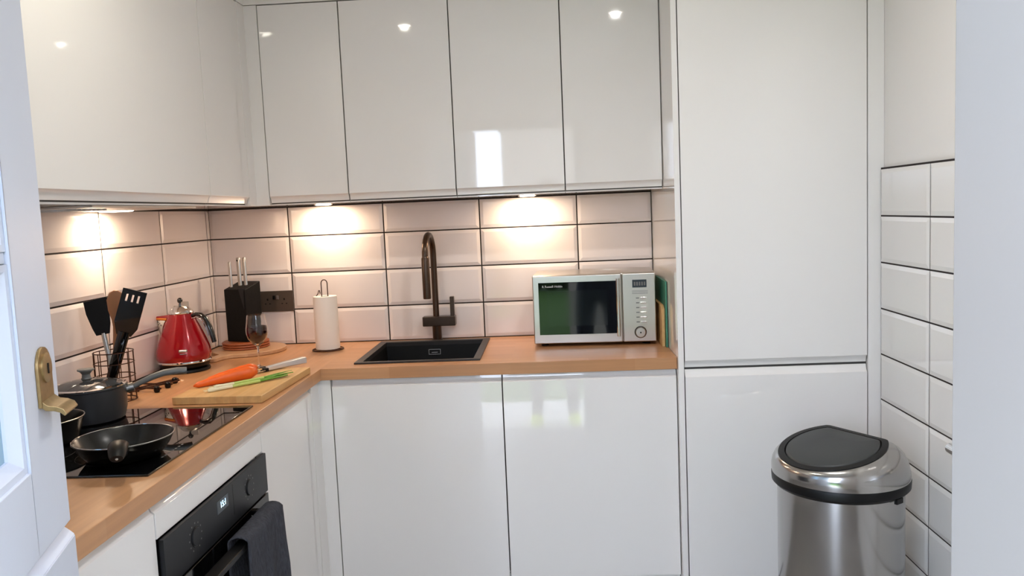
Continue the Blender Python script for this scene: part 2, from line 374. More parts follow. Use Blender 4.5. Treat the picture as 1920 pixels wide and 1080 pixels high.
# oven housing and oven
oh = thing('oven_housing', 'white cabinet housing around the built-in oven under the hob', 'cabinet', (BX / 2, (OY0 + OY1) / 2, 0))
MB().box(0.03, BX - 0.0205, OY0 + 0.003, OY0 - 0.014, 0.03, 0.8695).box(0.03, BX - 0.0205, OY1 - 0.005, OY1 + 0.012, 0.03, 0.8695).box(0.03, BX - 0.0205, OY0 + 0.003, OY1 - 0.005, 0.155, 0.172).build('carcass', GLOSS, oh, world=True)
jdoor('top_rail', oh, OY0 + 0.003, OY1 - 0.005, 0.786, BT, BX, 'y', 'top')
MB().box(BX - 0.066, BX - 0.05, OY0, OY1, 0.0, 0.15).build('plinth', GLOSS, oh, world=True)
ov = thing('built_in_oven', 'black built-in electric oven with a lit clock under the hob', 'oven', (BX, (OY0 + OY1) / 2, 0.19))
OF = 0.598
MB().box(0.06, BX, OY0 - 0.02, OY1 + 0.02, 0.2, 0.76).build('cavity_box', BLACK, ov, world=True)
MB().box(BX + 0.0005, OF, OY0, OY1, 0.678, 0.785).build('control_panel', OVENP, ov, bevel=0.001, world=True)
MB().box(BX + 0.0005, OF, OY0, OY1, 0.19, 0.672).build('oven_door', OVENG, ov, bevel=0.001, world=True)
for y in (-1.275, -1.598):
    k = MB().lathe([(0, 0), (0.021, 0), (0.021, 0.0035), (0.0195, 0.005), (0.0, 0.005)], 40, Tr((OF - 0.0015, y, 0.733)) @ Ry(PI / 2)).build('control_knob', OVENP, ov, world=True)
    mk = MB()
    mk.ring((0, 0, 0), 0.0225, 0.0004, 40, 6, Tr((OF + 0.0002, y, 0.733)) @ Ry(PI / 2)).build('knob_ring', BLACKG, k, world=True)
    mk = MB()
    for a in range(-150, 151, 30):
        r = 0.031; c = (OF + 0.0001, y + r * math.sin(math.radians(a)), 0.733 + r * math.cos(math.radians(a)))
        mk.box(c[0] - .0005, c[0] + .0003, c[1] - .0016, c[1] + .0016, c[2] - .0016, c[2] + .0016)
    mk.build('dial_marks', GREYM, k, world=True)
MB().box(OF - 0.001, OF + 0.0006, -1.412, -1.478, 0.736, 0.767).build('clock_display', DISPB, ov, world=True)
text_mesh('clock_digits', '15:1', 0.021, DISP, ov, ov.matrix_basis.inverted() @ Tr((OF + 0.0008, -1.443, 0.752)) @ FACEX)
MB().box(OF - 0.001, OF + 0.0004, -1.380, -1.382, 0.70, 0.777).build('panel_groove', BLACK, ov, world=True)
hn = MB().box(OF + 0.028, OF + 0.06, -1.200, -1.68, 0.644, 0.658)
for y in (-1.225, -1.64): hn.box(OF - 0.001, OF + 0.03, y, y - 0.02, 0.644, 0.658)
hn.build('handle', BLACK, ov, bevel=0.0025, world=True)

# tea towel over the handle
def towel():
    mb = MB(); y0, y1 = -1.232, -1.475; ny = 26; prof = []
    xf, xb, top = OF + 0.068, OF + 0.0185, 0.6755
    for k in range(14): prof.append((xb, 0.44 + (top - 0.012 - 0.44) * k / 13))
    for k in range(9):
        a = PI - PI * k / 8; prof.append(((xf + xb) / 2 + (xf - xb) / 2 * math.cos(a), top - 0.012 + 0.014 * math.sin(a)))
    for k in range(1, 22): prof.append((xf, top - 0.012 - 0.46 * k / 21))
    for side in (1,):
        rings = []
        for j in range(ny + 1):
            t = j / ny; y = y0 + (y1 - y0) * t; ring = []
            for i, (x, z) in enumerate(prof):
                fr = i > 22; d = max(0, (top - z)) 
                wv = (0.010 * math.sin(t * 9 + 0.6) + 0.005 * math.sin(t * 21)) * min(1, d * 6)
                xx = x + (abs(wv) + 0.004 * d if fr else -0.0 * d)
                yy = y + (0.02 * d * math.sin(t * 5)) + (-0.10 * d * (t - .2) * (0.6 if fr else .2))
                ring.append((xx, yy, z))
            rings.append(ring)
        mb.loft(rings, False, closed=False)
    o = mb.build('tea_towel', TOWEL, auto=80)
    s = o.modifiers.new('solid', 'SOLIDIFY'); s.thickness = 0.004; s.offset = 0
    tag(o, 'dark grey towel hanging over the oven door handle', 'towel')
towel()

# ---------------------------------------------------------------- worktop
def worktop():
    X = [0.0056, 0.6022, 0.722, 1.138, XE - 0.0005]; Y = [-0.0056, -0.078, -0.508, -0.5884, -2.14]
    bm = bmesh.new(); vv = {}
    def V(i, j):
        if (i, j) not in vv: vv[(i, j)] = bm.verts.new((X[i], Y[j], WT - 0.0005))
        return vv[(i, j)]
    fs = []
    for i in range(4):
        for j in range(4):
            if i > 0 and j == 3: continue
            if i == 2 and j == 1: continue
            f = bm.faces.new((V(i, j), V(i, j + 1), V(i + 1, j + 1), V(i + 1, j))); fs.append(f)
    r = bmesh.ops.extrude_face_region(bm, geom=fs)
    for v in r['geom']:
        if isinstance(v, bmesh.types.BMVert): v.co.z = 0.8703
    bmesh.ops.recalc_face_normals(bm, faces=bm.faces)
    for f in bm.faces:
        c = f.calc_center_median(); f.material_index = 1 if c.x < 0.6025 and c.y < -0.0 and not (c.x > 0.5 and c.y > -0.58 and abs(f.normal.x) < .5 and abs(f.normal.z) < .5) else 0
    me = bpy.data.meshes.new('worktop'); bm.to_mesh(me); bm.free()
    me.materials.append(WTX); me.materials.append(WTY)
    o = bpy.data.objects.new('worktop', me); COL.objects.link(o)
    b = o.modifiers.new('bevel', 'BEVEL'); b.width = 0.0012; b.segments = 2; b.limit_method = 'ANGLE'
    tag(o, 'L-shaped beech block worktop running from the open door round to the tall housing', 'worktop')
worktop()

# ---------------------------------------------------------------- sink and tap
sk = thing('kitchen_sink', 'black composite inset sink in the worktop under the tap', 'sink', (0.93, -0.293, WT))
rm = MB()
o_ = [(0.704, -0.526), (1.150, -0.526), (1.150, -0.058), (0.704, -0.058)]; i_ = [(0.730, -0.500), (1.124, -0.500), (1.124, -0.086), (0.730, -0.086)]
rings = [[(x, y, WT) for x, y in o_], [(x, y, WT + 0.006) for x, y in o_], [(x, y, WT + 0.0045) for x, y in i_], [(x, y, WT - 0.012) for x, y in i_]]
rm.loft(rings, False).build('rim', SINKR, sk, bevel=0.0012, world=True)
bs = MB()
q = 0.004
b_ = lambda d, z: [(0.730 + d, -0.500 + d, z), (1.124 - d, -0.500 + d, z), (1.124 - d, -0.086 - d, z), (0.730 + d, -0.086 - d, z)]
bs.loft([b_(0, WT - 0.012), b_(0.012, WT - 0.17), b_(0.03, WT - 0.19)], False)
n = len(bs.v); bs.f.append([n - 4, n - 3, n - 2, n - 1]); bs.m.append(0)
bs.loft([b_(-0.004, WT - 0.012), b_(0.004, WT - 0.196)], False)
bs.build('basin', SINKM, sk, world=True)
of = MB(); T_ = Tr((0.927, -0.0935, 0.8725)) @ Rx(math.radians(-4))
for a in ((-.024, .024, .009, .0105), (-.024, .024, -.0105, -.009), (-.024, -.0225, -.0105, .0105), (.0225, .024, -.0105, .0105)):
    of.box(a[0], a[1], -0.003, 0.0, a[2], a[3], T_)
of.box(-.012, .012, -0.004, 0, -.003, -.001, T_)
of.build('overflow', mat('overflow_chrome', srgb(170, 172, 172), 0.35, 0.3), sk, world=True)
MB().lathe([(0, 0), (0.04, 0), (0.04, 0.003), (0.03, 0.005), (0, 0.003)], 32, Tr((0.93, -0.29, WT - 0.189))).build('drain', CHROME, sk, world=True)

tp = thing('kitchen_tap', 'tall dark bronze swan neck tap standing behind the sink', 'tap', (0.932, -0.034, WT))
tp_z = lambda z: z - WT
MB().lathe([(0, 0), (0.022, 0), (0.022, 0.004), (0.0185, 0.006), (0.0185, 0.062), (0, 0.062)], 32).build('base_column', BRONZE, tp)
MB().box(-0.054, 0.080, -0.026, 0.020, 0.060, 0.099).build('mixer_body', BRONZE, tp, bevel=0.003)
MB().box(0.060, 0.077, -0.016, 0.006, 0.097, 0.178).build('lever', BRONZE, tp, bevel=0.002)
sp = []; dx, dy = -0.045, -0.999
R_ = 0.083
sp += [(0.0, 0, 0.097), (0.0, 0, 0.2), (0.0, 0, 0.35)]
for k in range(1, 15):
    a = PI * k / 14; s_ = R_ * (1 - math.cos(a)); sp.append((dx * s_, dy * s_, 0.35 + R_ * math.sin(a)))
sp.append((dx * 2 * R_, dy * 2 * R_, 0.335))
MB().tube(sp, 0.0125, 20).build('spout', BRONZE, tp)
e = (dx * 2 * R_, dy * 2 * R_)
MB().lathe([(0, 0.188), (0.0145, 0.188), (0.0155, 0.193), (0.0155, 0.345), (0.0125, 0.352), (0, 0.352)], 32, Tr((e[0], e[1], 0))).build('pull_out_nozzle', BRONZE, tp)

# ---------------------------------------------------------------- hob
hb = thing('induction_hob', 'black glass hob set in the worktop under the pans', 'hob', (0.307, -1.42, WT))
MB().box(0.048, 0.565, -1.122, -1.716, WT + 0.0002, WT + 0.005).build('glass_top', HOBG, hb, bevel=0.0012, world=True)
for x, y, r in ((0.2, -1.25, .09), (0.2, -1.56, .105), (.43, -1.26, .07), (.42, -1.56, .09)): MB().ring((x, y, WT + 0.0048), r, 0.0004, 48, 4).build('cooking_zone_ring', OVENP, hb, world=True)
HZ = WT + 0.0052
ct = MB()
for k in range(7): ct.box(0.535, 0.539, -1.60 + k * 0.016, -1.592 + k * 0.016, HZ - 0.0004, HZ + 0.0001)
ct.build('touch_controls', GREYM, hb, world=True)

# ---------------------------------------------------------------- tall housing
TY = -0.612
tu = thing('tall_fridge_housing', 'tall white gloss fridge freezer housing with two doors right of the worktop', 'cabinet', (2.14, -0.3, 0))
MB().box(XE + 0.0005, 1.8405, -0.006, TY, 0, 2.3985).build('side_panel', GLOSS, tu, bevel=0.001, world=True)
MB().box(1.842, 2.444, -0.006, TY + 0.021, 0.1, 2.3985).build('carcass', GLOSS, tu, world=True)
MB().box(1.841, 2.444, TY + 0.0205, TY + 0.0212, 0.12, 2.398).build('gap_shade', GAPSHADE, tu, world=True)
jdoor('upper_door', tu, 1.842, 2.4425, 0.8755, 2.2, TY, 'x', 'bottom', g=0.0018)
jdoor('lower_door', tu, 1.842, 2.4425, 0.140, 0.8715, TY, 'x', 'top', g=0.0018)
MB().box(1.841, 2.444, TY + 0.0003, TY + 0.019, 2.203, 2.398).build('top_panel', GLOSS, tu, world=True)
MB().box(1.842, 2.444, TY + 0.025, TY + 0.041, 0, 0.152).build('plinth', GLOSS, tu, world=True)
MB().box(2.4445, 2.4955, TY + 0.001, TY + 0.03, 0, 2.398).build('filler_strip', GLOSS, tu, bevel=0.0008, world=True)

# ---------------------------------------------------------------- lamps
for i, (x, y) in enumerate(DOWN):
    t = thing('ceiling_downlight', ['recessed ceiling downlight above the hob side', 'recessed ceiling downlight above the fridge housing side'][i], 'light', (x, y, 2.4))
    MB().lathe([(0.034, -0.0005), (0.046, -0.0005), (0.046, -0.004), (0.036, -0.006), (0.034, -0.0005)], 36).build('bezel', CHROME, t)
    MB().lathe([(0, -0.001), (0.0335, -0.001), (0.017, -0.004), (0, -0.004)], 32).build('lens', EMITD, t)
for i, (x, y) in enumerate(CAB):
    t = thing('under_cabinet_light', ['lit round lamp under the cabinet above the kitchen roll', 'lit round lamp under the cabinet left of the microwave'][i], 'light', (x, y, UB))
    MB().lathe([(0, 0), (0.036, 0), (0.036, -0.001), (0.033, -0.0018), (0.0, -0.0018)], 32, Matrix.Diagonal((1, 1, 1, 1))).build('housing', SATIN, t)
    MB().lathe([(0, -0.002), (0.031, -0.002), (0.027, -0.0032), (0, -0.0034)], 32).build('lens', EMIT, t)
ex = thing('extractor_hood', 'slim silver cooker hood with vent slots under the cabinet above the hob', 'cooker hood', (0.17, -1.1, UB))
MB().box(0.03, 0.305, -0.80, -1.38, 1.4755, UB - 0.0003).build('housing', SATIN, ex, bevel=0.001, world=True)
gr = MB()
for k in range(7): gr.box(0.08, 0.24, -1.20 - k * 0.022, -1.208 - k * 0.022, 1.4715, 1.4757)
gr.build('vent_grille', WHITEM, ex, world=True)
MB().lathe([(0, 0), (0.05, 0), (0.045, -0.0025), (0, -0.003)], 32, Tr((0.085, -0.87, 1.4755))).build('lamp_lens', EMIT, ex, world=True)

# ---------------------------------------------------------------- microwave
mw = thing('microwave_oven', 'silver microwave with black glass door on the worktop right of the sink', 'microwave', (1.570, -0.1775, WT), math.radians(-3.2))
W2, D0, D1, H0, H1 = 0.2265, 0.14, -0.118, 0.012, 0.268
MB().box(-W2, W2, D0, D1, H0, H1).build('casing', STEELH, mw, bevel=0.003)
xd = 0.104
MB().box(-W2, xd - 0.001, D1 - 0.0005, D1 - 0.018, H0, H1 - 0.001).build('door', STEELH, mw, bevel=0.004)
MB().box(xd + 0.001, W2, D1 - 0.0005, D1 - 0.018, H0, H1 - 0.001).build('control_panel', STEELH, mw, bevel=0.004)
yf = D1 - 0.018
gl = MB().box(-W2 + 0.022, xd - 0.010, yf + 0.001, yf - 0.0012, H0 + 0.034, H1 - 0.026).build('door_glass', MWG, mw, bevel=0.0008)
MB().box(-W2 + 0.052, xd - 0.055, yf - 0.0008, yf - 0.0016, H0 + 0.066, H1 - 0.058).build('mesh_window', MWIN, gl)
text_mesh('brand_lettering', 'R Russell Hobbs', 0.0115, WHITEM, gl, Tr((-W2 + 0.036, yf - 0.0014, H1 - 0.041)) @ FRONT, align='LEFT')
hh = MB().tube([(xd - 0.016, yf - 0.022, H0 + 0.026), (xd - 0.016, yf - 0.022, H1 - 0.016)], 0.0065, 20)
for z in (H0 + 0.045, H1 - 0.035): hh.tube([(xd - 0.016, yf + 0.002, z), (xd - 0.016, yf - 0.022, z)], 0.0045, 12)
hh.build('handle', CHROME, mw)
cx = (xd + W2) / 2 + 0.003
MB().box(cx - 0.026, cx + 0.026, yf + 0.001, yf - 0.001, H1 - 0.054, H1 - 0.025).build('display', DISPB, mw, bevel=0.0005)
tx = MB()
for k in range(5): tx.box(cx - 0.020 + k * 0.009, cx - 0.0145 + k * 0.009, yf - 0.0008, yf - 0.0013, H1 - 0.047, H1 - 0.033)
tx.build('display_segments', GREYM, mw)
for k in range(3): MB().box(cx - 0.028, cx + 0.03, yf + .0006, yf - 0.0004, H1 - 0.066 - k * 0.005, H1 - 0.0675 - k * 0.005).build('printed_line', GREYM, mw)
for k in range(6):
    z = H1 - 0.093 - k * 0.0178
    MB().box(cx + 0.002, cx + 0.024, yf + 0.001, yf - 0.0035, z - 0.0032, z + 0.0032).build('button', CHROME, mw, bevel=0.001)
    MB().box(cx - 0.014, cx - 0.002, yf + .0006, yf - 0.0004, z - 0.002, z + 0.002).build('button_caption', GREYM, mw)
kn = MB().lathe([(0, 0), (0.0195, 0), (0.0195, 0.009), (0.017, 0.012), (0, 0.0125)], 40, Tr((cx, yf - 0.0002, H0 + 0.036)) @ Rx(PI / 2)).build('timer_knob', SATIN, mw)
MB().ring((0, 0, 0), 0.021, 0.0013, 40, 8, Tr((cx, yf - 0.001, H0 + 0.036)) @ Rx(PI / 2)).build('knob_ring', BLACK, kn)
MB().lathe([(0, 0), (0.003, 0), (0, 0.001)], 12, Tr((cx, yf - 0.0126, H0 + 0.036)) @ Rx(PI / 2)).build('knob_dot', BLACK, kn)
for x in (-0.19, 0.19):
    for y in (-0.09, 0.11): MB().lathe([(0, 0), (0.014, 0), (0.016, 0.0125), (0, 0.0125)], 16, Tr((x, y, 0))).build('foot', BLACK, mw)

# boards beside the microwave
tag(MB().box(1.8138, 1.8198, -0.10, -0.395, WT, 1.150).build('chopping_board', [TEAL], bevel=0.0015), 'tall thin teal chopping board upright between microwave and housing panel', 'chopping board')
tag(MB().prism([(-0.375, 0.0), (-0.14, 0.0), (-0.14, 0.15), (-0.35, 0.15), (-0.375, 0.138)], 0, 0.011, Matrix(((0, 0, 1, 1.8018), (1, 0, 0, 0), (0, 1, 0, WT), (0, 0, 0, 1)))).build('chopping_board', BOARD, bevel=0.0015), 'low wooden chopping board upright against the right side of the microwave', 'chopping board')

# ---------------------------------------------------------------- socket
sc = thing('double_socket', 'dark bronze double wall socket behind the wine glass', 'socket', (0.2625, -0.0047, 1.093))
MB().box(-0.073, 0.073, 0.003, -0.006, -0.043, 0.043).build('face_plate', mat('socket_plate', srgb(86, 76, 68), 0.4, 0.4), sc, bevel=0.0015)
for cxx in (-0.035, 0.035):
    hs = MB()
    hs.box(cxx - .003, cxx + .003, -0.0055, -0.0065, 0.004, 0.012); hs.box(cxx - .012, cxx - .006, -0.0055, -0.0065, -0.012, -0.008); hs.box(cxx + .006, cxx + .012, -0.0055, -0.0065, -0.012, -0.008)
    hs.build('pin_holes', BLACK, sc)
for cxx in (-0.007, 0.007): MB().box(cxx - .005, cxx + .005, -0.005, -0.0095, 0.008, 0.024).build('rocker_switch', SATIN if cxx > 0 else BLACK, sc, bevel=0.001)

# ---------------------------------------------------------------- kitchen roll
kr = thing('kitchen_roll_holder', 'wire kitchen roll holder with a loop top, carrying the paper roll', 'roll holder', (0.519, -0.185, WT))
h = MB().ring((0, 0, 0.0028), 0.060, 0.0022, 48, 8)
h.tube([(-0.06, 0, 0.0028), (0.06, 0, 0.0028)], 0.0022, 8)
h.build('base_ring', WIRE, kr)
h = MB()
lp = [(-0.012, 0, 0.003), (-0.012, 0, 0.255)] + [(-0.012 * math.cos(PI * k / 8) , 0, 0.263 + 0.014 * math.sin(PI * k / 8)) for k in range(9)] + [(0.012, 0, 0.255), (0.012, 0, 0.003)]
h.tube(lp, 0.0021, 8).build('loop_post', WIRE, kr)
ar = [(-0.05, 0.02, 0.003), (-0.05, 0.02, 0.20), (-0.03, 0.012, 0.222), (-0.026, 0.01, 0.235), (-0.022, 0.008, 0.235), (-0.020, 0.007, 0.222)]
MB().tube(ar, 0.0018, 8).build('tear_arm', WIRE, kr)
rl = MB().lathe([(0.018, 0.006), (0.0465, 0.006), (0.0475, 0.01), (0.046, 0.209), (0.045, 0.2125), (0.018, 0.2125), (0.018, 0.006)], 56, Tr((0.519, -0.185, WT)))
tag(rl.build('kitchen_roll', PAPER), 'white kitchen paper roll standing on its wire holder', 'kitchen roll')

# ---------------------------------------------------------------- round board, trivets, knife block
rb = MB()
cxr, cyr, rr_ = 0.197, -0.165, 0.142
hd_ = math.radians(252); ux, uy = math.cos(hd_), math.sin(hd_); pl = []
for k in range(57):
    a = hd_ + math.radians(14) + (2 * PI - math.radians(28)) * k / 56; pl.append((cxr + rr_ * math.cos(a), cyr + rr_ * math.sin(a)))
def hp(d, s): return (cxr + ux * d - uy * s, cyr + uy * d + ux * s)
pl += [hp(0.150, -0.026), hp(0.175, -0.020), hp(0.205, -0.020)]
pl += [hp(0.222 + 0.022 * math.sin(PI * k / 8), -0.024 * math.cos(PI * k / 8)) for k in range(9)]
pl += [hp(0.205, 0.020), hp(0.175, 0.020), hp(0.150, 0.026)]
tag(rb.prism(pl, WT, WT + 0.015).build('round_board', RWOOD, bevel=0.003), 'round pale wooden paddle board lying under the trivet stack', 'chopping board')
Zt = WT + 0.0152
tv = ['lowest', 'middle', 'top']
for k in range(3):
    c = (cxr - 0.021 + random.uniform(-.002, .002), cyr + 0.022, Zt + k * 0.0093)
    m_ = MB().lathe([(0, 0), (0.087, 0), (0.0905, 0.0018), (0.0915, 0.0045), (0.0905, 0.0072), (0.087, 0.009), (0, 0.009)], 56, Tr(c))
    tag(m_.build('round_trivet', TRIV), ['lowest of three round reddish wood trivets on the pale round board', 'middle one of three round reddish wood trivets on the pale round board', 'top one of three round reddish wood trivets, directly under the knife block'][k], 'trivet', 'round trivets under the knife block')
Zb = Zt + 0.0281
kb = thing('knife_block', 'black speckled knife block standing on the round trivets', 'knife block', (0.174, -0.140, Zb), math.radians(-22))
bw, bd = 0.052, 0.045
blk = MB().loft([[(-bw, -bd, 0), (bw, -bd, 0), (bw, bd, 0), (-bw, bd, 0)], [(-bw - .002, -bd, 0.208), (bw + .002, -bd, 0.208), (bw + .002, bd, 0.235), (-bw - .002, bd, 0.235)]])
blk.build('block_body', BLOCKM, kb, bevel=0.003)
MB().loft([[(0.022, -bd - 0.0012, 0.212), (0.0505, -bd - 0.0012, 0.212), (0.046, -bd - 0.0012, 0.13)], [(0.022, -bd + 0.001, 0.212), (0.0505, -bd + 0.001, 0.212), (0.046, -bd + 0.001, 0.13)]]).build('shiny_wedge', OVENP, kb)
for i, (x, y, hh_, r) in enumerate(((-0.038, -0.018, 0.105, 0.0075), (-0.008, 0.0, 0.120, 0.0095), (0.018, 0.004, 0.120, 0.0085))):
    p = kb.matrix_basis @ Vector((x, y, 0.212))
    t = thing('kitchen_knife', ['leftmost steel handled knife in the black block, the shortest', 'middle steel handled knife in the black block with hole in handle end', 'rightmost steel handled knife in the black block'][i], 'knife', p, math.radians(-22), 'steel knives in the black block')
    tl = Rx(math.radians(-3)) @ Ry(math.radians(-4))
    MB().loft([[(r * c_ * math.cos(a), r * 0.6 * c_ * math.sin(a), z) for a in [2 * PI * k / 16 for k in range(16)]] for c_, z in ((0.85, 0), (1, 0.01), (0.95, 0.04), (1.05, hh_ * .8), (1.0, hh_ - 0.004), (0.8, hh_))], True, tl).build('handle', SATIN, t)
    if i == 1: MB().lathe([(0, 0), (0.0035, 0), (0.0035, 0.013), (0, 0.013)], 14, tl @ Tr((0, 0.0065, hh_ - 0.012)) @ Rx(PI / 2)).build('handle_hole', BLACK, t)

# ---------------------------------------------------------------- kettle
ke = thing('electric_kettle', 'red electric kettle with chrome lid and black handle near the corner', 'kettle', (0.097, -0.522, WT), math.radians(-8)); ke.scale = (0.955, 0.955, 1.03)
MB().lathe([(0, 0), (0.088, 0), (0.09, 0.003), (0.088, 0.010), (0, 0.012)], 48).build('power_base', BLACK, ke)
MB().lathe([(0, 0.0125), (0.076, 0.0125), (0.086, 0.018), (0.0895, 0.0315), (0, 0.0315)], 48).build('black_foot', BLACK, ke)
MB().lathe([(0.08, 0.0318), (0.0935, 0.0318), (0.0955, 0.0345), (0.0935, 0.039), (0.08, 0.039)], 48).build('chrome_ring', CHROME, ke)
def kring(r, z):
    ring = []
    for k in range(64):
        a = 2 * PI * k / 64; f = 1 + 0.012 * math.cos(8 * a); ring.append((r * f * math.cos(a), r * f * math.sin(a), z))
    return ring
kp = [(0.0915, 0.039), (0.0955, 0.046), (0.0962, 0.060), (0.0925, 0.080), (0.0845, 0.103), (0.0745, 0.127), (0.064, 0.150), (0.0545, 0.170), (0.047, 0.186), (0.0435, 0.195), (0.042, 0.198)]
MB().loft([kring(r, z) for r, z in kp]).build('body', RED, ke, auto=60)
MB().lathe([(0.035, 0.1975), (0.044, 0.1975), (0.0455, 0.2005), (0.044, 0.204), (0.037, 0.211), (0.026, 0.2205), (0.012, 0.2245), (0, 0.2245)], 48).build('lid', CHROME, ke)
lk = MB().ball((0, 0, 0.2415), 0.0098, 18); lk.lathe([(0, .2235), (.006, .2235), (.0045, .232), (0, .233)], 16)
lk.build('lid_knob', BLACKG, ke)
MB().box(0.004, 0.034, -0.003, 0.003, 0.219, 0.238).box(-0.026, 0.004, -0.003, 0.003, 0.2175, 0.224).build('lid_latch', SATIN, ke, bevel=0.001)
# spout: wedge growing out of the body on the left
spt = MB()
def srow(z, xo, wd): return [(-0.045, wd, z), (xo, 0.004, z), (xo, -0.004, z), (-0.045, -wd, z)]
spt.loft([[(-0.075, 0.006, 0.098), (-0.083, 0.002, 0.098), (-0.083, -0.002, 0.098), (-0.075, -0.006, 0.098)], [(-0.06, 0.022, 0.14), (-0.094, 0.004, 0.14), (-0.094, -0.004, 0.14), (-0.06, -0.022, 0.14)],
          [(-0.035, 0.030, 0.186), (-0.109, 0.006, 0.186), (-0.109, -0.006, 0.186), (-0.035, -0.030, 0.186)], [(-0.03, 0.024, 0.196), (-0.103, 0.004, 0.1885), (-0.103, -0.004, 0.1885), (-0.03, -0.024, 0.196)]])
sp_ = spt.build('spout', RED, ke, bevel=0.0015)
# patterned sticker on the spout (facing the room)
STK = mat('sticker_print', srgb(214, 206, 196), 0.5)
nt = STK.node_tree; vo = nt.nodes.new('ShaderNodeTexVoronoi'); vo.inputs['Scale'].default_value = 90
tcn = nt.nodes.new('ShaderNodeTexCoord'); nt.links.new(tcn.outputs['Object'], vo.inputs['Vector'])
rp = nt.nodes.new('ShaderNodeValToRGB'); rp.color_ramp.interpolation = 'CONSTANT'
rp.color_ramp.elements[0].color = srgb(60, 60, 66); rp.color_ramp.elements[1].position = 0.3; rp.color_ramp.elements[1].color = srgb(218, 210, 200)
nt.links.new(vo.outputs['Distance'], rp.inputs[0]); nt.links.new(rp.outputs[0], nt.nodes['Principled BSDF'].inputs['Base Color'])
ORG = mat('sticker_orange', srgb(226, 130, 40), 0.5)
def face_pt(u, z, off=0.0012):                      # a point on the -y face of the spout
    tz = (z - 0.14) / 0.046; xo = -0.094 - 0.015 * tz; xi = -0.06 + 0.025 * tz; wi_ = 0.022 + 0.008 * tz; wo = 0.004 + 0.002 * tz
    return (xo + (xi - xo) * u, -(wo + (wi_ - wo) * u) - off, z)
stk = MB(); g = [[face_pt(u, z) for u in (0.05, 0.45, 0.92 - (0.186 - z) * 6)] for z in (0.122, 0.14, 0.155, 0.176)]
stk.loft(g, False, closed=False); stk.mi = 1; g = [[face_pt(u, z) for u in (0.05, 0.5, 0.92)] for z in (0.176, 0.184)]; stk.loft(g, False, closed=False)
o = stk.build('sticker', [STK, ORG], sp_); o.modifiers.new('s', 'SOLIDIFY').thickness = 0.0006
hk = [(0.042, 0, 0.187), (0.062, 0, 0.194), (0.082, 0, 0.191), (0.099, 0, 0.177), (0.112, 0, 0.150), (0.122, 0, 0.118), (0.127, 0, 0.096)]
MB().tube(hk, [0.009, 0.0095, 0.0105, 0.0115, 0.012, 0.0118, 0.0105], 18, flat=0.72).build('handle', BLACKG, ke)
MB().tube([(0.046, -.008, 0.180), (0.066, -.009, 0.1835), (0.082, -.010, 0.180), (0.094, -.0105, 0.168), (0.104, -.0105, 0.146), (0.112, -.010, 0.12)], 0.0022, 8).build('handle_trim', CHROME, ke)
bt = MB(); 
def on_body(a, z, off):
    for (r0, z0), (r1, z1) in zip(kp, kp[1:]):
        if z0 <= z <= z1: r = r0 + (r1 - r0) * (z - z0) / (z1 - z0)
    f = 1 + 0.012 * math.cos(8 * a); return ((r * f + off) * math.cos(a), (r * f + off) * math.sin(a), z)
def patch(a0_, a1_, z0, z1, off, na=8):
    m_ = MB(); m_.loft([[on_body(a0_ + (a1_ - a0_) * i / na, z, off) for i in range(na + 1)] for z in (z0, (z0 + z1) / 2, z1)], False, closed=False); return m_
for nm, a, b, z0, z1, mm in (('badge', -68, -50, 0.074, 0.083, SATIN), ('badge_caption', -66, -52, 0.067, 0.0695, GREYM)):
    o = patch(math.radians(a), math.radians(b), z0, z1, 0.0011).build(nm, mm, ke); o.modifiers.new('s', 'SOLIDIFY').thickness = 0.001
cd = MB().tube([(-0.03, 0.085, 0.005), (-0.06, 0.11, 0.004), (-0.08, 0.16, 0.003), (-0.075, 0.24, 0.003)], 0.003, 8, Tr((0, 0, 0.0002)))
cd.build('power_cord', BLACK, ke)

# ---------------------------------------------------------------- wine glass
wg = thing('wine_glass', 'stemmed wine glass half full of red wine behind the cutting board', 'wine glass', (0.366, -0.525, WT))
go = [(0, 0), (0.031, 0), (0.032, 0.001), (0.020, 0.003), (0.006, 0.006), (0.0034, 0.014), (0.0031, 0.045), (0.0035, 0.070), (0.007, 0.079), (0.020, 0.089), (0.032, 0.105), (0.0375, 0.124), (0.0378, 0.138), (0.035, 0.160), (0.0315, 0.186), (0.0308, 0.1888),
      (0.0300, 0.1888), (0.0306, 0.186), (0.0338, 0.160), (0.0365, 0.138), (0.0362, 0.124), (0.0308, 0.1058), (0.0190, 0.0902), (0.006, 0.083), (0, 0.082)]
MB().lathe(go, 48).build('glass_body', GLASS, wg)
wn = MB().lathe([(0, 0.0825), (0.006, 0.0835), (0.0187, 0.0907), (0.0304, 0.1062), (0.0357, 0.124), (0.0360, 0.138), (0.0352, 0.1475), (0, 0.1475)], 48, Tr((0.366, -0.525, WT)))
tag(wn.build('red_wine', WINE), 'dark red wine filling the wine glass bowl', 'wine')

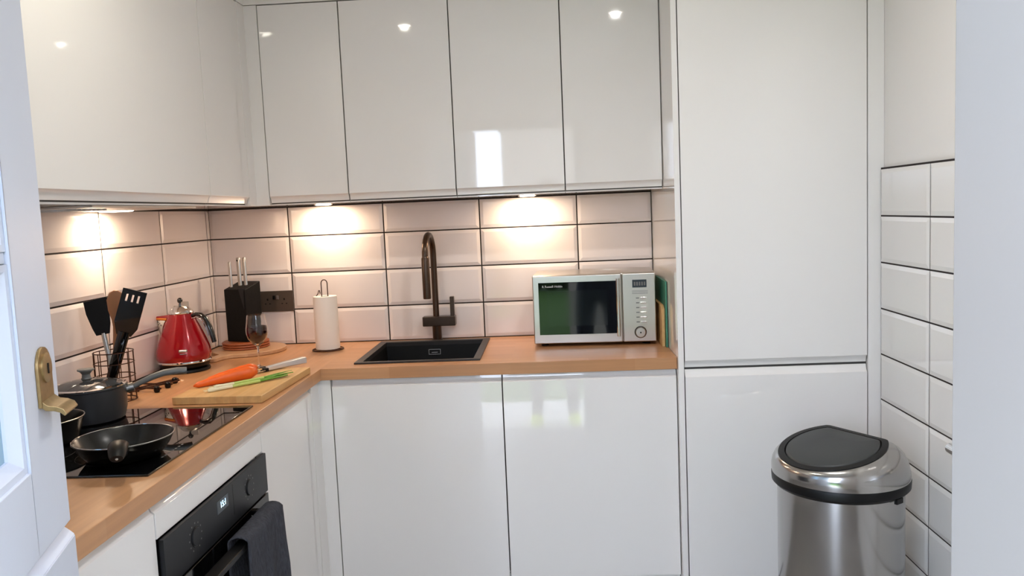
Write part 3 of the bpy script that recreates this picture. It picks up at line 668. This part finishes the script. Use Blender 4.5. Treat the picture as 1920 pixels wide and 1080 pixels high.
# ---------------------------------------------------------------- rectangular board, vegetables, knife
bdm = MB().prism([(0.309, -1.070), (0.575, -1.080), (0.591, -0.664), (0.325, -0.654)], WT, WT + 0.022)
tag(bdm.build('cutting_board', BOARD, bevel=0.002), 'rectangular bamboo cutting board with carrots and spring onions on it', 'chopping board')
ZB = WT + 0.0222
def carrot(p0, p1, r, label):
    A = Vector((p0[0], p0[1], 0)); B = Vector((p1[0], p1[1], 0)); n_ = 14
    t = thing('carrot', label, 'carrot', (p0[0], p0[1], ZB), math.atan2((B - A).y, (B - A).x), 'carrots on the cutting board')
    L_ = (B - A).length; pts = []; rad = []
    for k in range(n_ + 1):
        u = k / n_; rr0 = r * (0.30 + 0.70 * u ** 0.8) * (1 + 0.03 * math.sin(k * 2.1))
        if k == n_: rr0 *= 0.5
        if k == n_ - 1: rr0 *= 0.9
        if k == 0: rr0 *= 0.35
        pts.append((L_ * u - (0.006 if k == n_ - 1 else 0), 0.006 * math.sin(u * 3), max(rr0, r * (0.30 + 0.70 * u ** 0.8)))); rad.append(rr0)
    MB().tube(pts, rad, 22).build('root', CARROT, t, auto=80)
    MB().lathe([(0, 0), (0.006, 0), (0.004, 0.006), (0, 0.007)], 12, Tr((L_, 0, r)) @ Ry(PI / 2)).build('crown_stub', SPOON, t)
carrot((0.322, -0.955), (0.468, -0.825), 0.0225, 'front carrot, the larger one, next to the spring onions on the cutting board')
carrot((0.322, -0.868), (0.440, -0.748), 0.0195, 'rear carrot lying between the larger carrot and the knife on the cutting board')
def onion(pts, r, label, seed):
    random.seed(seed)
    t = thing('spring_onion', label, 'spring onion', (pts[0][0], pts[0][1], ZB), 0, 'spring onions on the cutting board')
    P = [Vector((x, y, ZB + r * f)) for x, y, f in pts]
    MB().tube([P[0], P[0].lerp(P[1], .15), P[0].lerp(P[1], .4), P[1]], [r * .8, r * 1.25, r * .95, r * .85], 14).build('white_bulb', ONW, t, world=True)
    MB().tube([P[1], P[2]], [r * .85, r * .85], 14).build('pale_stem', ONL, t, world=True)
    MB().tube([P[2], P[2].lerp(P[3], .5), P[3]], [r * .8, r * .8, r * .5], 12, flat=0.6).build('green_leaf', ONG, t, world=True)
    d = (P[3] - P[2]); MB().tube([P[2] + Vector((0, 0, r * .4)), P[2] + d * 0.55 + Vector((-.004, .006, .004)), P[3] + Vector((-0.008, 0.012, 0.004))], [r * .6, r * .6, r * .35], 10, flat=0.5).build('green_leaf', ONG, t, world=True)
    rt = MB()
    for k in range(7):
        a = random.uniform(-1, 1); d0 = (P[0] - P[1]).normalized(); q_ = P[0] + (Rz(a) @ d0) * 0.014 + Vector((0, 0, random.uniform(-.002, .004)))
        rt.tube([P[0], q_], [0.0007, 0.0003], 5)
    rt.build('root_hairs', ONW, t, world=True)
onion([(0.392, -1.018, 1.0), (0.445, -0.965, 1.0), (0.505, -0.900, 1.0), (0.566, -0.822, 1.1)], 0.0058, 'front spring onion, nearest the board edge, with roots toward the hob', 1)
onion([(0.397, -0.985, 1.0), (0.440, -0.945, 1.0), (0.495, -0.885, 1.1), (0.558, -0.802, 1.3)], 0.0052, 'rear spring onion lying beside the front carrot', 2)
onion([(0.405, -1.003, 2.6), (0.447, -0.957, 2.6), (0.510, -0.880, 2.5), (0.575, -0.795, 2.0)], 0.0048, 'spring onion lying on top of the other two', 3)
kf = thing('chef_knife', 'kitchen knife with white steel handle lying on the cutting board behind the carrots', 'knife', (0.462, -0.716, ZB), math.atan2(0.127, 0.088))
MB().loft([[(0, -.009, 0.016), (0, .009, .016), (0, .009, .002), (0, -.009, .002)], [(0.05, -.011, 0.019), (0.05, .011, .019), (0.05, .011, .002), (0.05, -.011, .002)], [(0.155, -.013, 0.023), (0.155, .013, .023), (0.155, .013, .001), (0.155, -.013, .001)]]).build('handle', mat('pale_steel', srgb(214, 210, 208), 0.3, 0.5), kf, bevel=0.004, seg=3)
MB().box(-0.012, 0.002, -0.010, 0.010, 0.001, 0.012).build('bolster', BLACK, kf, bevel=0.002)
MB().prism([(-0.012, -0.010), (-0.012, 0.012), (-0.09, 0.010), (-0.125, -0.006), (-0.09, -0.010)], 0.005, 0.0068).build('blade', CHROME, kf)

# ---------------------------------------------------------------- pans
def sauce():
    t = thing('saucepan', 'grey saucepan with glass lid and grey handle at the back of the hob', 'saucepan', (0.163, -1.235, HZ))
    MB().lathe([(0, 0), (0.080, 0), (0.087, 0.004), (0.0935, 0.03), (0.0955, 0.086), (0.0975, 0.088), (0.0975, 0.0905), (0.0935, 0.0905), (0.092, 0.088), (0.088, 0.008), (0, 0.006)], 64).build('pot_body', PANGREY, t)
    ld = MB().lathe([(0.0, 0.1115), (0.03, 0.110), (0.06, 0.104), (0.086, 0.0935), (0.0865, 0.0915), (0.06, 0.1018), (0.03, 0.1078), (0, 0.1093)], 56).build('glass_lid', mat('smoked_glass', srgb(90, 90, 92), 0.03, trans=0.5), t)
    MB().lathe([(0.085, 0.0908), (0.096, 0.0908), (0.0965, 0.0935), (0.086, 0.0955), (0.085, 0.0908)], 56).build('lid_rim', CHROME, ld)
    MB().lathe([(0, 0.112), (0.013, 0.112), (0.011, 0.116), (0.010, 0.124), (0.015, 0.131), (0.021, 0.1345), (0.0205, 0.138), (0, 0.139)], 36).build('lid_knob', GREYH, ld)
    d = Vector((0.86, 0.10, 0)).normalized()
    d = Vector((0.75, 0.35, 0)).normalized(); p = lambda s, z: (d.x * s, d.y * s, z)
    MB().tube([p(0.093, 0.074), p(0.112, 0.078)], 0.0125, 16).build('handle_collar', SATIN, t)
    MB().tube([p(0.110, 0.078), p(0.135, 0.088), p(0.16, 0.098), p(0.19, 0.106), p(0.225, 0.108), p(0.248, 0.106)], [0.010, 0.0105, 0.0115, 0.012, 0.0125, 0.0125], 18, flat=0.75).build('handle', GREYH, t)
sauce()
t = thing('small_pan', 'black pan with thin steel rim at the left end of the hob', 'pan', (0.168, -1.455, HZ))
MB().lathe([(0, 0), (0.078, 0), (0.084, 0.004), (0.098, 0.056), (0.1005, 0.058), (0.098, 0.060), (0.095, 0.058), (0.081, 0.007), (0, 0.006)], 64).build('pan_body', NONSTICK, t)
MB().ring((0, 0, 0.0595), 0.0985, 0.0012, 64, 8).build('steel_rim', SATIN, t)
MB().tube([(-0.045, -0.09, 0.045), (-0.06, -0.12, 0.055), (-0.075, -0.15, 0.062), (-.085, -.19, .064)], [0.009, 0.010, 0.012, 0.012], 14, flat=.7).build('handle', BLACK, t)
t = thing('frying_pan', 'black nonstick frying pan on the front of the hob, handle toward the viewer', 'frying pan', (0.446, -1.583, HZ))
MB().lathe([(0, 0), (0.070, 0), (0.077, 0.003), (0.094, 0.024), (0.1035, 0.0425), (0.106, 0.0445), (0.104, 0.0465), (0.1015, 0.0445), (0.091, 0.025), (0.074, 0.006), (0, 0.005)], 72).build('pan_body', NONSTICK, t)
MB().ring((0, 0, 0.0462), 0.1043, 0.0011, 72, 8).build('steel_rim', CHROME, t)
d = Vector((0.42, -0.907, 0)).normalized(); p = lambda s, z: (d.x * s, d.y * s, z)
MB().tube([p(0.100, 0.036), p(0.118, 0.044)], 0.014, 16).build('handle_collar', BLACK, t)
MB().tube([p(0.112, 0.046), p(0.125, 0.056), p(0.150, 0.062), p(0.18, 0.060), p(0.196, 0.054), p(0.207, 0.050)], [0.014, 0.019, 0.020, 0.018, 0.016, 0.012], 20, flat=0.65).build('handle', BLACK, t)
MB().lathe([(0, 0), (0.0028, 0), (0, 0.001)], 12, Tr(p(0.2072, 0.050)) @ Rz(math.atan2(d.y, d.x)) @ Ry(PI / 2)).build('handle_stud', SATIN, t)

# ---------------------------------------------------------------- utensil rack
rk = thing('utensil_rack', 'dark wire utensil holder standing behind the saucepan', 'utensil holder', (0.101, -0.985, WT))
RR = 0.055
for z in (0.003, 0.075, 0.115, 0.148): MB().ring((0, 0, z), RR, 0.0016 if z > .01 else .002, 44, 8).build('wire_ring', WIRE, rk)
for k in range(12):
    a = 2 * PI * k / 12 + 0.2
    MB().tube([(RR * math.cos(a), RR * math.sin(a), 0.002), (RR * math.cos(a), RR * math.sin(a), 0.150)], 0.0014, 7).build('upright_wire', WIRE, rk)
MB().tube([(-RR, 0, 0.003), (RR, 0, 0.003)], 0.0016, 7).tube([(0, -RR, 0.003), (0, RR, 0.003)], 0.0016, 7).build('base_cross', WIRE, rk)

def blade_shape(name, m, parent, outline, th, T, holes=None):
    """flat tapered head: outline in local xz plane extruded in y"""
    mb = MB(); mb.loft([[(x, -th / 2, z) for x, z in outline], [(x, th / 2, z) for x, z in outline]], True, T)
    return mb.build(name, m, parent, bevel=min(0.0012, th * .3))
def utensil_frame(bot, top):
    A = Vector(bot); B = Vector(top); zc = (B - A).normalized(); xc = (Vector((0.94, 0.34, 0)) - zc * Vector((0.94, 0.34, 0)).dot(zc)).normalized(); yc = zc.cross(xc)
    return Matrix(((xc.x, yc.x, zc.x, A.x), (xc.y, yc.y, zc.y, A.y), (xc.z, yc.z, zc.z, A.z), (0, 0, 0, 1))), (B - A).length
def utensil(name, label, cat, bot, top):
    T, L_ = utensil_frame(bot, top)
    t = bpy.data.objects.new(name, None); COL.objects.link(t); t.empty_display_size = 0.03; t.matrix_basis = T; t.matrix_world = T; tag(t, label, cat); return t, L_
t, L_ = utensil('silicone_turner', 'black silicone turner with steel handle, left in the wire holder', 'kitchen utensil', (0.105, -0.985, WT + 0.008), (0.056, -0.975, 1.217))
hl = 0.108
blade_shape('blade', BLACK, t, [(-0.020, L_ - hl), (0.017, L_ - hl), (0.025, L_ - hl + 0.03), (0.031, L_ - 0.03), (0.034, L_ - 0.004), (0.028, L_ + 0.001), (-0.034, L_ - 0.003), (-0.034, L_ - 0.04), (-0.026, L_ - 0.085)], 0.007, Matrix.Identity(4))
MB().tube([(0, 0, 0), (0, 0, L_ - hl + .004)], [0.006, 0.0075], 14, flat=0.6).build('handle', SATIN, t)
t, L_ = utensil('wooden_spoon', 'wooden spoon leaning between the two black turners', 'kitchen utensil', (0.080, -0.955, WT + 0.008), (0.120, -0.975, 1.240))
rg = []
for z, wd, th in ((0, .0065, .005), (L_ - .11, .0075, .006), (L_ - .09, .011, .006), (L_ - .06, .021, .006), (L_ - .03, .025, .006), (L_ - .008, .018, .006), (L_, .006, .005)):
    rg.append([(wd * math.cos(2 * PI * k / 16), th * math.sin(2 * PI * k / 16), z) for k in range(16)])
MB().loft(rg).build('spoon_body', SPOON, t)
t, L_ = utensil('slotted_turner', 'tall black slotted turner leaning right in the wire holder', 'kitchen utensil', (0.085, -1.020, WT + 0.008), (0.192, -1.000, 1.238))
o1 = [(-0.019, L_ - 0.135), (0.021, L_ - 0.135), (0.033, L_ - 0.11), (0.033, L_ - 0.002), (0.027, L_ + 0.002), (-0.027, L_ + 0.002), (-0.033, L_ - 0.004), (-0.033, L_ - 0.10)]
bh = MB(); y0_, y1_ = -0.0025, 0.0025
# slotted head: solid lower part and bars either side of three slots
zs0, zs1 = L_ - 0.034, L_ - 0.012
bh.loft([[(x, y0_, min(z, zs0)) for x, z in o1], [(x, y1_, min(z, zs0)) for x, z in o1]])
for xa, xb in ((-0.033, -0.020), (-0.0145, -0.004), (0.0015, 0.0115), (0.017, 0.033)): bh.box(xa, xb, y0_, y1_, zs0, zs1)
bh.box(-0.033, 0.033, y0_, y1_, zs1, L_ + 0.002)
bh.build('slotted_head', BLACKG, t)
MB().tube([(0, 0, 0), (0, 0, 0.06), (0, 0, L_ - 0.125)], [0.010, 0.015, 0.017], 14, flat=0.4).build('handle', BLACKG, t)

# ---------------------------------------------------------------- folding wire trivet
tr_ = thing('folding_trivet', 'steel rod pan stand with black rubber feet on the worktop behind the bamboo board', 'pan stand', (0.128, -0.835, WT))
def rod(a, b): return MB().tube([(a[0], a[1], 0.012), (b[0], b[1], 0.012)], 0.003, 8)
R4 = [((-0.045, -0.075), (0.045, 0.095)), ((-0.020, -0.095), (0.060, 0.070)), ((-0.055, -0.02), (0.06, -0.055)), ((-0.04, 0.03), (0.065, 0.010))]
for a, b in R4: rod(a, b).build('steel_rod', WIRE, tr_)
for x, y in ((0.045, -0.050), (0.050, 0.012), (0.040, 0.082), (-0.030, -0.030)):
    MB().lathe([(0, 0), (0.007, 0), (0.0095, 0.005), (0.009, 0.016), (0.006, 0.019), (0, 0.019)], 16, Tr((x, y, 0))).build('rubber_foot', BLACK, tr_)

# ---------------------------------------------------------------- bin
bn = thing('touch_bin', 'tall round stainless steel bin with black flap lid by the right wall', 'bin', (2.214, -1.0, 0))
bn.scale = (0.968, 0.968, 1.0)
MB().lathe([(0, 0), (0.176, 0), (0.179, 0.004), (0.179, 0.03), (0.172, 0.03)], 72).build('plastic_base', BLACK, bn)
MB().lathe([(0.10, 0.031), (0.1745, 0.031), (0.1765, 0.034), (0.1765, 0.606), (0.15, 0.606)], 96).build('steel_body', STEEL, bn)
cl = MB().lathe([(0.16, 0.607), (0.184, 0.607), (0.1925, 0.616), (0.1935, 0.634), (0.190, 0.640), (0.16, 0.640)], 96); cl.box(-0.014, 0.014, -0.192, -0.183, 0.598, 0.612, Rz(math.radians(35)))
cl.build('black_collar', BLACK, bn)
# lid: circle lofted up to a tilted D
N_ = 96; hdir = math.radians(32)        # hinge side points away from the camera, to the right
def tilt_pt(u, v):                        # plane of the flap; u towards hinge, v across
    z = 0.724 + 0.21 * u
    return Vector((u * math.cos(hdir) - v * math.sin(hdir), u * math.sin(hdir) + v * math.cos(hdir), z))
def dpts(sc):
    pts = []
    Rr, chord = 0.143 * sc, 0.104 * (sc if sc < 1 else 1 + (sc - 1))
    for k in range(N_):
        a = 2 * PI * k / N_
        u = Rr * math.cos(a); v = Rr * math.sin(a)
        if u > chord:
            f = chord / math.cos(a) / Rr; f = max(f, 0.0)
            u = chord; v = Rr * math.sin(a) * (f if abs(math.sin(a)) < 0.81 else 1)
        pts.append((u - 0.032, v))
    return pts
def ring_mix(t, bulge):
    out = []; D = dpts(1.06)
    for k in range(N_):
        a = 2 * PI * k / N_ + hdir; c = Vector((0.192 * math.cos(a), 0.192 * math.sin(a), 0.6405)); d_ = tilt_pt(*D[k])
        q_ = c.lerp(d_, t); o_v = Vector((math.cos(a), math.sin(a), 0.9)).normalized() * bulge * ((c - d_).length)
        out.append(q_ + o_v)
    return out
lid = MB(); lid.loft([ring_mix(t_, b_) for t_, b_ in ((0, 0), (0.12, 0.07), (0.3, 0.135), (0.5, 0.16), (0.7, 0.135), (0.88, 0.07), (1, 0))], False)
lid.build('steel_lid', STEEL, bn, auto=60)
def dring(sc, dz): return [tilt_pt(u, v) + Vector((0, 0, dz)) for u, v in dpts(sc)]
MB().loft([dring(1.06, -0.002), dring(1.055, 0.003), dring(0.93, 0.0045), dring(0.91, -0.001)], False).build('flap_surround', BLACK, bn)
MB().loft([dring(0.905, -0.002), dring(0.90, 0.004), dring(0.86, 0.0062), dring(0.4, 0.0075), dring(0.02, 0.008)], True).build('touch_flap', DGREY, bn, auto=70)

# ---------------------------------------------------------------- towel rail on the right wall
rl_ = thing('towel_rail', 'chrome towel rail end on the tiled right wall beside the door frame', 'towel rail', (2.4825, -1.4, 0.752))
MB().tube([(-0.038, 0.236, 0), (-0.038, -0.3, 0)], 0.0145, 20).build('bar', CHROME, rl_, bevel=0.002)
for y in (0.17, -0.25):
    MB().tube([(0, y, 0), (-0.038, y, 0)], 0.007, 16).build('bracket', CHROME, rl_)
    MB().lathe([(0, 0), (0.018, 0), (0.016, 0.005), (0, 0.006)], 24, Tr((0.0005, y, 0)) @ Ry(-PI / 2)).build('wall_plate', CHROME, rl_)

# ---------------------------------------------------------------- stable door
dth = math.atan2(-0.9565, 0.2916)
def leaf_T(): return Tr((0.692, -2.183, 0)) @ Rz(dth)
# local frame: +x from free edge towards the hinge, +y towards the camera side is the outside face (y = 0), leaf body at y < 0
LEAF = 0.80; TK = 0.044
d1 = thing('door_1', None, None, (0.692, -2.183, 0), dth); d1['kind'] = 'structure'; d1['label'] = 'upper leaf of the white half glazed garden door, opened inward'
ST = 0.142
fr = MB(); b0, b1, g0, g1 = 1.0, 1.965, 1.115, 1.86
fr.box(0, ST, 0, -TK, b0, b1).box(LEAF - 0.1, LEAF, 0, -TK, b0, b1).box(ST, LEAF - 0.1, 0, -TK, b0, g0).box(ST, LEAF - 0.1, 0, -TK, g1, b1).box(ST, LEAF - 0.1, -0.006, -TK, 1.384, 1.400)
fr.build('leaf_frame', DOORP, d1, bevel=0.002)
bd_ = MB()
def bead(x0, x1, z0, z1):
    # sloping glazing bead all round an opening
    w_ = 0.022
    o = [(x0, 0.0, z0), (x1, 0.0, z0), (x1, 0.0, z1), (x0, 0.0, z1)]; o2 = [(x0, -0.004, z0), (x1, -0.004, z0), (x1, -0.004, z1), (x0, -0.004, z1)]
    i = [(x0 + w_, -0.018, z0 + w_), (x1 - w_, -0.018, z0 + w_), (x1 - w_, -0.018, z1 - w_), (x0 + w_, -0.018, z1 - w_)]
    i2 = [(a, -0.03, c) for a, _, c in i]
    bd_.loft([o2, [(x0 + w_ * .4, -0.005, z0 + w_ * .4), (x1 - w_ * .4, -0.005, z0 + w_ * .4), (x1 - w_ * .4, -0.005, z1 - w_ * .4), (x0 + w_ * .4, -0.005, z1 - w_ * .4)], i, i2], False)
bead(ST, LEAF - 0.1, g0, 1.384); bead(ST, LEAF - 0.1, 1.400, g1)
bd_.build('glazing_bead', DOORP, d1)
for za, zb in ((g0 + 0.015, 1.369), (1.415, g1 - 0.015)): MB().box(ST + 0.015, LEAF - 0.115, -0.022, -0.026, za, zb).build('glass_pane', PANE, d1)
lc = MB()
lc.prism([(0.027, -0.045), (0.085, -0.045)] + [(0.056 + 0.029 * math.cos(PI * k / 10), 0.006 + 0.029 * math.sin(PI * k / 10)) for k in range(11)], 0, 0.005, Tr((0.008, 0.0, 1.232)) @ Matrix(((1, 0, 0, 0), (0, 0, 1, 0), (0, 1, 0, 0), (0, 0, 0, 1))))
lp_ = lc.build('latch_plate', BRASS, d1, bevel=0.0015)
MB().lathe([(0, 0), (0.0205, 0), (0.0205, 0.003), (0.018, 0.004), (0, 0.0035)], 32, Tr((0.064, 0.0045, 1.238)) @ Rx(-PI / 2)).build('lock_cylinder', BRASS, lp_)
MB().box(0.0625, 0.0655, 0.008, 0.0095, 1.230, 1.244).build('keyhole', BLACK, lp_)
# curled pull below the plate
pr = [(0.005, 1.196), (0.012, 1.190), (0.022, 1.188), (0.030, 1.184), (0.034, 1.177), (0.031, 1.174), (0.026, 1.179), (0.018, 1.182), (0.008, 1.183), (0.0045, 1.187)]
MB().loft([[(0.036, y, z) for y, z in pr], [(0.092, y, z) for y, z in pr]]).build('finger_pull', BRASS, lp_, bevel=0.001)
d2 = thing('door_2', None, None, (0.692, -2.183, 0), dth); d2['kind'] = 'structure'; d2['label'] = 'lower leaf of the white stable door below the glazed leaf'
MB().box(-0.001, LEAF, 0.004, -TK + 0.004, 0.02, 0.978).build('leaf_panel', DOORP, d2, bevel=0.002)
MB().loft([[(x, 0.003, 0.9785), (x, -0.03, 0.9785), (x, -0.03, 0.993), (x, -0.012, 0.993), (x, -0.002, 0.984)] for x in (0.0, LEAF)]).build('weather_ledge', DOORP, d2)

# ---------------------------------------------------------------- photographer outside the doorway (seen only in reflections)
def photographer():
    t = thing('person', 'person in dark clothes and yellow shoes outside the doorway holding up a phone', 'person', (1.40, -3.62, -0.12))
    V = []; E = []; Rr = []
    def v(p, r, par=None):
        V.append(p); Rr.append(r)
        if par is not None: E.append((par, len(V) - 1))
        return len(V) - 1
    pel = v((0, 0, 0.95), (0.16, 0.12)); ab = v((0, 0, 1.10), (0.145, 0.11), pel); ch = v((0, -0.01, 1.30), (0.17, 0.125), ab); nk = v((0, 0, 1.48), (0.06, 0.06), ch)
    hd0 = v((0, 0.02, 1.56), (0.075, 0.085), nk); hd1 = v((0, 0.02, 1.66), (0.08, 0.10), hd0); v((0, 0.01, 1.72), (0.055, 0.07), hd1)
    for s in (-1, 1):
        hp_ = v((0.10 * s, 0, 0.88), (0.095, 0.10), pel); kn_ = v((0.12 * s, 0.01, 0.50), (0.062, 0.065), hp_); an = v((0.13 * s, -0.01, 0.09), (0.042, 0.045), kn_)
        v((0.135 * s, 0.10, 0.04), (0.035, 0.03), an)
        sh = v((0.18 * s, 0, 1.42), (0.06, 0.06), ch); el = v((0.23 * s, 0.06, 1.17), (0.043, 0.043), sh); wr_ = v((0.09 * s, 0.24, 1.38), (0.027, 0.024), el)
        pm = v((0.07 * s, 0.265, 1.43), (0.03, 0.018), wr_)
        for q_ in range(4):
            b1_ = v((0.055 * s, 0.27 - .004 * q_, 1.50 - 0.02 * q_), (0.009, 0.009), pm); v((0.038 * s, 0.29, 1.512 - 0.02 * q_), (0.008, 0.008), b1_)
        th_ = v((0.05 * s, 0.245, 1.435), (0.011, 0.011), pm); v((0.03 * s, 0.245, 1.46), (0.009, 0.009), th_)
    me = bpy.data.meshes.new('body'); me.from_pydata(V, E, []); o = bpy.data.objects.new('body', me); COL.objects.link(o); o.parent = t
    md = o.modifiers.new('skin', 'SKIN'); lay = me.skin_vertices[0] if me.skin_vertices else None
    if lay is None:
        bm = bmesh.new(); bm.from_mesh(me); bm.verts.layers.skin.verify(); bm.to_mesh(me); bm.free(); lay = me.skin_vertices[0]
    for i, r in enumerate(Rr): lay.data[i].radius = r; lay.data[i].use_root = (i == 0)
    md.use_smooth_shade = True
    o.modifiers.new('sub', 'SUBSURF').levels = 1
    # clothing colour by height, a property of the clothes themselves
    m = mat('person_clothes', srgb(30, 32, 40), 0.9); nt = m.node_tree; tc = nt.nodes.new('ShaderNodeTexCoord'); sx = nt.nodes.new('ShaderNodeSeparateXYZ'); rp = nt.nodes.new('ShaderNodeValToRGB')
    rp.color_ramp.interpolation = 'CONSTANT'; E_ = rp.color_ramp.elements; E_[0].color = srgb(28, 34, 48); E_[1].position = 0.5; E_[1].color = srgb(60, 62, 66)
    e_ = E_.new(0.745); e_.color = srgb(200, 156, 130)
    mt = nt.nodes.new('ShaderNodeMath'); mt.operation = 'DIVIDE'; mt.inputs[1].default_value = 2.0
    nt.links.new(tc.outputs['Object'], sx.inputs[0]); nt.links.new(sx.outputs['Z'], mt.inputs[0]); nt.links.new(mt.outputs[0], rp.inputs[0]); nt.links.new(rp.outputs[0], nt.nodes['Principled BSDF'].inputs['Base Color'])
    me.materials.append(m)
    MB().ball((0, -0.01, 1.70), 0.105, 20, (0.95, 1.05, 0.85)).build('hair', mat('hair_brown', srgb(60, 42, 30), 0.8), t)
    for s in (-1, 1):
        MB().ball((0.135 * s, 0.06, 0.04), 0.05, 16, (0.95, 2.7, 0.9)).build('shoe', mat('yellow_shoe', srgb(196, 214, 40), 0.6), t)
    ph = MB().box(-0.078, 0.078, -0.0045, 0.0045, -0.037, 0.037, Tr((1.412, -3.322, 1.4235 - 0.005))); o = ph.build('phone', BLACKG, bevel=0.003)
    tag(o, 'black phone held up by the person outside the doorway', 'phone')
photographer()
